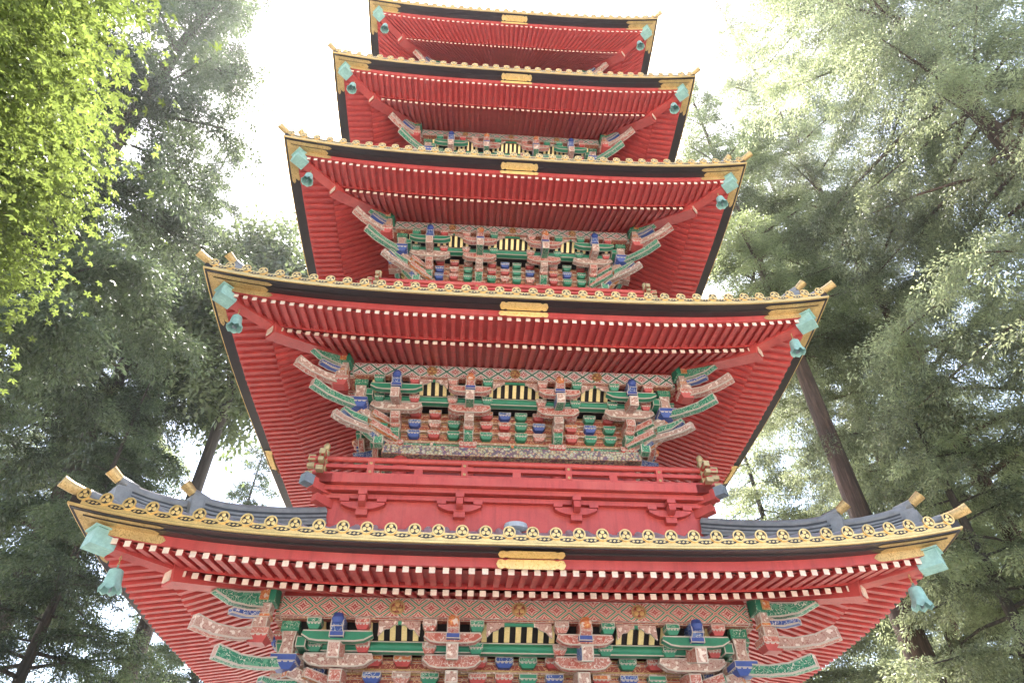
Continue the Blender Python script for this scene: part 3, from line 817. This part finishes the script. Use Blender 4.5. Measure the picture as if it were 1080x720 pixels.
for n, m in BS: bj.join(m)
BSJ = bj.mesh('balcony_side')
for i in range(1, 5):
    k_ = Fs[i]/2.956
    fl = MB(); box(fl, (0, 0, 6.73-Q), (5.9, 5.9, .05), 'redboard'); box(fl, (0, 0, 6.0-Q), (5.6, 5.6, 1.1), 'pinkred')
    bal = fl.build('balcony', pagoda, loc=(0, 0, FZ[i]), scale=(k_, k_, 1))
    for s in range(4):
        if i < 3 and s == 0:
            for n, me in BSM: link(n, me, bal)
        else: link('balcony_side', BSJ, bal, rz=s*math.pi/2)

# --- ground floor front and podium (below the picture, seen from a step aside)
m = MB(); box(m, (0, 0, .45), (7.4, 7.4, .9), 'stone'); m.build('podium', pagoda)
m = MB()
for k in range(5): box(m, (0, -3.7-.28*(5-k)+.14, .18*(k+.5)-.003*k), (2.2, .29, .18), 'stone')
m.build('steps', pagoda)
for sx in (-1, 1):
    m = MB(); box(m, (sx*.39, -2.25, 2.1), (.74, .06, 2.0), 'redboard', 'goldw', .03); m.build('door', pagoda)
for z_, mt in ((3.2, 'greens'), (1.05, 'red')):
    m = MB()
    for s in range(4): 
        o = MB(); box(o, (0, -2.29, z_), (4.4, .12, .16), mt, 'goldw', .015); m.join(o, Matrix.Rotation(s*math.pi/2, 4, 'Z'))
    m.build('tie_beam', pagoda)

# --- wind bells
NM = ['lowest', 'second', 'third', 'fourth', 'topmost']
b = MB()
def lob(i, t, r, z):
    if i in (5, 6, 7): return r*(1+.05*math.cos(8*t)), z+.018*math.cos(8*t)
    return r, z
lathe(b, [(.0, 0), (.045, -.004), (.075, -.025), (.083, -.07), (.092, -.17), (.112, -.235), (.122, -.255), (.112, -.25), (.085, -.16), (.07, -.06), (0, -.03)], 'verdigris', n=32, lob=lob)
tube(b, [(-.022, 0, -.005), (-.02, 0, .03), (0, 0, .042), (.02, 0, .03), (.022, 0, -.005)], .008, 'verdigris', 6)
bellm = b.mesh('bell_body')
c = MB(); tube(c, [(0, 0, -.04), (0, 0, -.22)], .008, 'greymetal', 6); box(c, (0, 0, -.235), (.07, .012, .05), 'greymetal')
clm = c.mesh('clapper')
c = MB()
for k in range(4):
    z = .05+.033*k; a = .012
    p = [(a*math.cos(t), 0, z+.022*math.sin(t)) if k % 2 else (0, a*math.cos(t), z+.022*math.sin(t)) for t in [q*math.pi/3 for q in range(7)]]
    tube(c, p, .0045, 'goldw', 5, False)
chm = c.mesh('chain')
for i, sg, rb_, zt in bell_spots:
    t = thing('wind_bell', f"green copper wind bell under the {'left' if sg < 0 else 'right'} corner of the {NM[i]} roof", 'bell', (sg*rb_, -rb_, zt-.16), 'wind bells hanging from the pagoda roof corners')
    t.rotation_euler = (random.uniform(-.06, .06), random.uniform(-.06, .06), random.random()*3)
    link('bell_body', bellm, t); link('clapper', clm, t); link('chain', chm, t)

# ------------------------------------------------------------------ ground
g = MB(); n = 24; L = 400
def gz(x, y):
    d = math.hypot(x, y); return 0 if d < 22 else min(3.5, (d-22)*.03)*(1 if y > -10 else .3)
vs_ = [((-1+2*a/n)**3*L, (-1+2*b_/n)**3*L, 0) for b_ in range(n+1) for a in range(n+1)]
vs_ = [(x, y, gz(x, y)) for x, y, _ in vs_]
g.add(vs_, [(b_*(n+1)+a, b_*(n+1)+a+1, (b_+1)*(n+1)+a+1, (b_+1)*(n+1)+a) for b_ in range(n) for a in range(n)], 'gravel')
tag(g.build('ground'), kind='structure')

# ------------------------------------------------------------------ trees
def fast_mesh(name, V, F, mat, tint, vpf):
    me = bpy.data.meshes.new(name); nf = len(F)
    me.vertices.add(len(V)); me.vertices.foreach_set('co', V.astype(np.float32).ravel())
    me.loops.add(nf*vpf); me.loops.foreach_set('vertex_index', F.astype(np.int32).ravel())
    me.polygons.add(nf); me.polygons.foreach_set('loop_start', np.arange(0, nf*vpf, vpf, dtype=np.int32))
    me.update(calc_edges=True); me.materials.append(M[mat])
    a = me.attributes.new('tint', 'FLOAT', 'FACE'); a.data.foreach_set('value', tint.astype(np.float32))
    me.validate(); return me

def norm(a): return a/np.maximum(1e-6, np.linalg.norm(a, axis=1, keepdims=True))
def sprays(rng, C, Dr, nper, rad, ln, wd, tintc, mat, name, flat=.5):
    """tufts of narrow leaf blades round the twig points C, brushed along Dr"""
    n = len(C)*nper
    c = np.repeat(C, nper, 0); d = np.repeat(Dr, nper, 0)
    off = rng.normal(0, 1, (n, 3))*rad; off[:, 2] *= flat
    p = c+off
    dirv = norm(d*.8+norm(off)*.9+rng.normal(0, .45, (n, 3)))
    sd_ = norm(np.cross(dirv, rng.normal(0, 1, (n, 3))))
    l = ln*rng.uniform(.6, 1.3, (n, 1)); w_ = wd*rng.uniform(.7, 1.3, (n, 1))
    bend = np.array([0, 0, -1.])*l*.18
    V = np.empty((n, 4, 3)); V[:, 0] = p; V[:, 1] = p+dirv*l*.5+sd_*w_; V[:, 2] = p+dirv*l+bend; V[:, 3] = p+dirv*l*.5-sd_*w_
    F = np.arange(n*4).reshape(n, 4)
    t = np.clip(np.repeat(tintc, nper)+rng.normal(0, .12, n), 0, 1)
    return fast_mesh(name, V.reshape(-1, 3), F, mat, t, 4)

def cedar(seed, H, zb, Rm, nb, cper, nper, mat, trunk_r, bark='bark', droop=.25, ln=.24, wd=.032, rad=.2):
    """conifer: tapered trunk with limbs, and drooping sprays grouped along each limb"""
    rng = np.random.default_rng(seed); tr = MB()
    lean = rng.normal(0, .012, 2)
    nz = 14
    tube(tr, [(lean[0]*z+.06*math.sin(z*.5), lean[1]*z, z) for z in np.linspace(-.5, H*.97, nz)], [trunk_r*(1-.93*(k/(nz-1))**.85)*(1.35 if k == 0 else 1) for k in range(nz)], bark, 12)
    C, Dr, T = [], [], []
    for bI in range(nb):
        u = (bI+rng.random())/nb; z = zb+(H-zb)*u**1.1; az = rng.uniform(0, 2*math.pi) if nb < 12 else bI*2.4+rng.normal(0, .35)
        prof = (1-((z-zb)/(H-zb))**1.5)*(.6+.4*min(1, (z-zb)/(.2*(H-zb)+.1)))
        L = Rm*max(.12, prof)*rng.uniform(.65, 1.15); rise = rng.uniform(-.1, .28); dr = droop*rng.uniform(.6, 1.5)
        d = np.array([math.cos(az), math.sin(az)]); o = np.array([lean[0]*z, lean[1]*z])
        def pos(t): 
            q = o+d*L*t; return np.array([q[0], q[1], z+rise*L*t-dr*L*t*t+.18*L*max(0, t-.7)])
        tube(tr, [pos(t) for t in (0, .3, .6, .9)], [.075*max(.3, L/Rm), .055*max(.3, L/Rm), .035*max(.3, L/Rm), .012], bark, 5, False)
        tb = rng.uniform(.15, .85)
        nsub = max(3, int(cper*L/Rm)); side_ = np.array([-d[1], d[0], 0]); dz = np.array([0, 0, 1.])
        for k in range(nsub):       # side branchlets, each a short drooping frond of tufts
            t = rng.uniform(.06, 1.0)**.8; p = pos(t); sg = rng.choice([-1, 1])
            fl = L*rng.uniform(.16, .34)*(1.15-.5*t)+.25; fd = side_*sg*rng.uniform(.5, 1)+np.array([d[0], d[1], 0])*rng.uniform(.3, .9)
            fd /= np.linalg.norm(fd); ri = rng.uniform(-.25, .45); dp_ = rng.uniform(.5, 1.1); tk = tb+rng.normal(0, .2)
            m = max(3, int(fl/.17))
            for q in range(m):
                v = (q+.6)/m; C.append(p+fd*fl*v+dz*(ri*fl*v-dp_*fl*v*v+rng.normal(0, .04)))
                Dr.append(fd+dz*(ri-2*dp_*v)*.8); T.append(np.clip(tk+rng.normal(0, .06), 0, 1))
    me = sprays(rng, np.array(C), norm(np.array(Dr)), nper, rad, ln, wd, np.array(T), mat, 'crown')
    return tr.mesh('trunk'), me

def broad(seed, H, zb, Rm, ncl, nper, mat, lobed=True, leaf=.05, trunk_r=.22, flat=.35, crad=.45):
    """broadleaf tree: branching limbs and palmate leaves in layered sprays"""
    rng = np.random.default_rng(seed); tr = MB()
    tube(tr, [(0, 0, -.3), (.1, .05, zb*.6), (.05, .15, zb+.5), (0, .1, H*.75)], [trunk_r*1.2, trunk_r*.9, trunk_r*.7, .05], 'barkd', 10)
    C, T = [], []
    for k in range(ncl):
        v = norm(rng.normal(0, 1, (1, 3)))[0]; rr = rng.uniform(.45, 1.0)**.5
        lump = 1+.18*math.sin(5*v[0]+seed)+.15*math.sin(6*v[1]+2*v[2])
        p = np.array([v[0]*Rm*rr*lump, v[1]*Rm*rr*lump, (H+zb)/2+v[2]*(H-zb)/2*rr*lump]); C.append(p); T.append(rng.uniform(.15, .85))
        if k % 9 == 0:
            b0 = np.array([0, .1, min(p[2]-.3, zb+.3*(H-zb))]); mid = (b0+p)/2+np.array([0, 0, .25])
            tube(tr, [b0, mid, p], [.05, .03, .01], 'barkd', 5, False)
    C = np.array(C); n = ncl*nper
    c = np.repeat(C, nper, 0); off = rng.normal(0, 1, (n, 3))*crad*np.array([1, 1, flat])
    p = c+off
    nv = norm(np.array([0, 0, 1.])+rng.normal(0, .42, (n, 3))+np.concatenate([c[:, :2]/Rm*.35, np.zeros((n, 1))], 1))
    ax = norm(np.cross(nv, rng.normal(0, 1, (n, 3)))); ay = np.cross(nv, ax)
    s = leaf*rng.uniform(.6, 1.35, (n, 1))
    if lobed:   # five pointed lobes: centre kite, two side kites as one 10-point leaf split in five quads
        ang = [0, 62, -62, 125, -125]; ll = [1.25, 1.1, 1.1, .7, .7]; V = np.empty((n, 5, 4, 3))
        for j, (a, l) in enumerate(zip(ang, ll)):
            t = R(a); dv = ax*math.cos(t)+ay*math.sin(t); pv = -ax*math.sin(t)+ay*math.cos(t)
            V[:, j, 0] = p; V[:, j, 1] = p+(dv*.5*l+pv*.24)*s; V[:, j, 2] = p+dv*l*s-nv*s*.25; V[:, j, 3] = p+(dv*.5*l-pv*.24)*s
        tint = np.repeat(np.clip(np.repeat(np.array(T), nper)+rng.normal(0, .15, n), 0, 1), 5); nf = n*5
    else:
        V = np.empty((n, 1, 4, 3)); V[:, 0, 0] = p; V[:, 0, 1] = p+(ax*.55+ay*.32)*s; V[:, 0, 2] = p+ax*1.2*s-nv*s*.2; V[:, 0, 3] = p+(ax*.55-ay*.32)*s
        tint = np.clip(np.repeat(np.array(T), nper)+rng.normal(0, .15, n), 0, 1); nf = n
    me = fast_mesh('crown', V.reshape(-1, 3), np.arange(nf*4).reshape(nf, 4), mat, tint, 4)
    return tr.mesh('trunk'), me

KW = dict(ln=.085, wd=.0145, rad=.085)
KF = dict(ln=.11, wd=.0185, rad=.10)
KIND = {
 'tall':  cedar(11, 31, 13.5, 3.8, 85, 36, 38, 'cedar', .40, **KW),
 'tallb': cedar(12, 31, 8.0, 4.2, 100, 38, 34, 'cedarb', .46, 'barkd', **KF),
 'pale':  cedar(13, 33, 4.0, 5.0, 130, 42, 52, 'cedarl', .30, ln=.072, wd=.0125, rad=.085),
 'dense': cedar(17, 33, 4.0, 5.0, 190, 40, 44, 'cedarl', .28, ln=.072, wd=.0125, rad=.09),
 'low':   cedar(14, 19, 2.0, 4.2, 90, 27, 34, 'cedarb', .3, 'barkd', **KF),
 'lowl':  cedar(16, 17, 2.0, 4.4, 85, 27, 34, 'cedarl', .3, 'barkd', **KF),
 'broad': broad(21, 13, 8.2, 2.9, 240, 170, 'broad', False, .17, .25, .6, .42),
 'maple': broad(31, 11.3, 5.0, 4.0, 950, 130, 'maple', True, .062, .22, .30, .42),
}
def tree(kind, name, label, pos, rz=0, s=1, group=None, sz=None, cat='tree'):
    t = thing(name, label, cat, (pos[0], pos[1], gz(pos[0], pos[1])), group); t.rotation_euler.z = rz; t.scale = (s, s, sz or s)
    tr, cr = KIND[kind]; link('trunk', tr, t); link('crown', cr, t); return t
G1 = 'tall cedars around the pagoda'
tree('tall', 'cedar_tree', 'tall cedar whose slim bare trunk rises behind the lowest right hip ridge', at(965, 670, 18), .4, 1.0, G1, 1.1)
tree('pale', 'cedar_tree', 'pale cedar right of the second roof corner, between the bare trunk and the right edge', at(1000, 440, 21), 2.0, 1.05, G1, 1.5)
tree('dense', 'cedar_tree', 'pale cedar filling the right edge of the view with dense sunlit boughs', at(1330, 450, 16.5), 4.1, 1.25, G1, 1.6)
tree('pale', 'cedar_tree', 'farther pale cedar whose top shows right beside the third and fourth roof corners', at(850, 330, 26), 1.0, 1.1, G1, 1.3)
tree('lowl', 'cedar_tree', 'low bushy cedar under the second roof at the right, behind the lowest right eave', at(805, 560, 26), 3.0, 1.15, G1)
tree('lowl', 'cedar_tree', 'bushy cedar at the bottom right corner below the bell', at(1095, 690, 17), .2, .8, G1)
tree('lowl', 'cedar_tree', 'distant young cedar glimpsed behind the slim bare trunk on the right', at(930, 560, 36), 1.2, 1.1, G1)
tree('tallb', 'cedar_tree', 'dark cedar with layered crown left of the upper roofs, tallest on the left', at(-15, 330, 15.5), .9, 1.15, G1, 1.25)
tree('tallb', 'cedar_tree', 'cedar with dark layered boughs between the maple and the second left roof corner', at(120, 420, 24), 2.9, 1.1, G1, 1.05)
tree('tall', 'cedar_tree', 'grey-green cedar far behind the lowest left roof corner', at(85, 490, 27), 3.5, .92, G1, 1.0)
tree('low', 'cedar_tree', 'dark cedar directly behind the left hip ridge of the lowest roof', at(258, 530, 29), 2.2, 1.0, G1)
tree('low', 'cedar_tree', 'dark low cedar with visible trunk at the bottom left, below the lowest left bell', at(50, 660, 20), 5.0, .8, G1)
tree('broad', 'broadleaf_tree', 'light green rounded tree top between the left cedars and third roof', at(280, 300, 22), 0, 1.0, sz=1.9)
p = at(135, 200, 1); az = math.atan2(p[0]-CAM.x, p[1]-CAM.y); az -= R(29.0); Dm = 8.8
tree('maple', 'maple_tree', 'bright yellow-green maple boughs hanging in at the upper left', (CAM.x+Dm*math.sin(az), CAM.y+Dm*math.cos(az)), 0.7)

# ------------------------------------------------------------------ thin scattering air volume, added to stand in for veiling lens glare
m, nt, b = newmat('glare_veil_air'); nt.nodes.remove(b)
pv = N(nt, 'ShaderNodeVolumePrincipled'); pv.inputs['Color'].default_value = (.96, .98, 1, 1); pv.inputs['Density'].default_value = VEIL_DENSITY; pv.inputs['Anisotropy'].default_value = .68
nt.links.new(pv.outputs[0], nt.nodes['Material Output'].inputs['Volume']); M['glare_veil'] = m
hb_ = MB(); box(hb_, (0, 0, 28), (840, 840, 60), 'glare_veil'); tag(hb_.build('glare_veil'), kind='stuff')
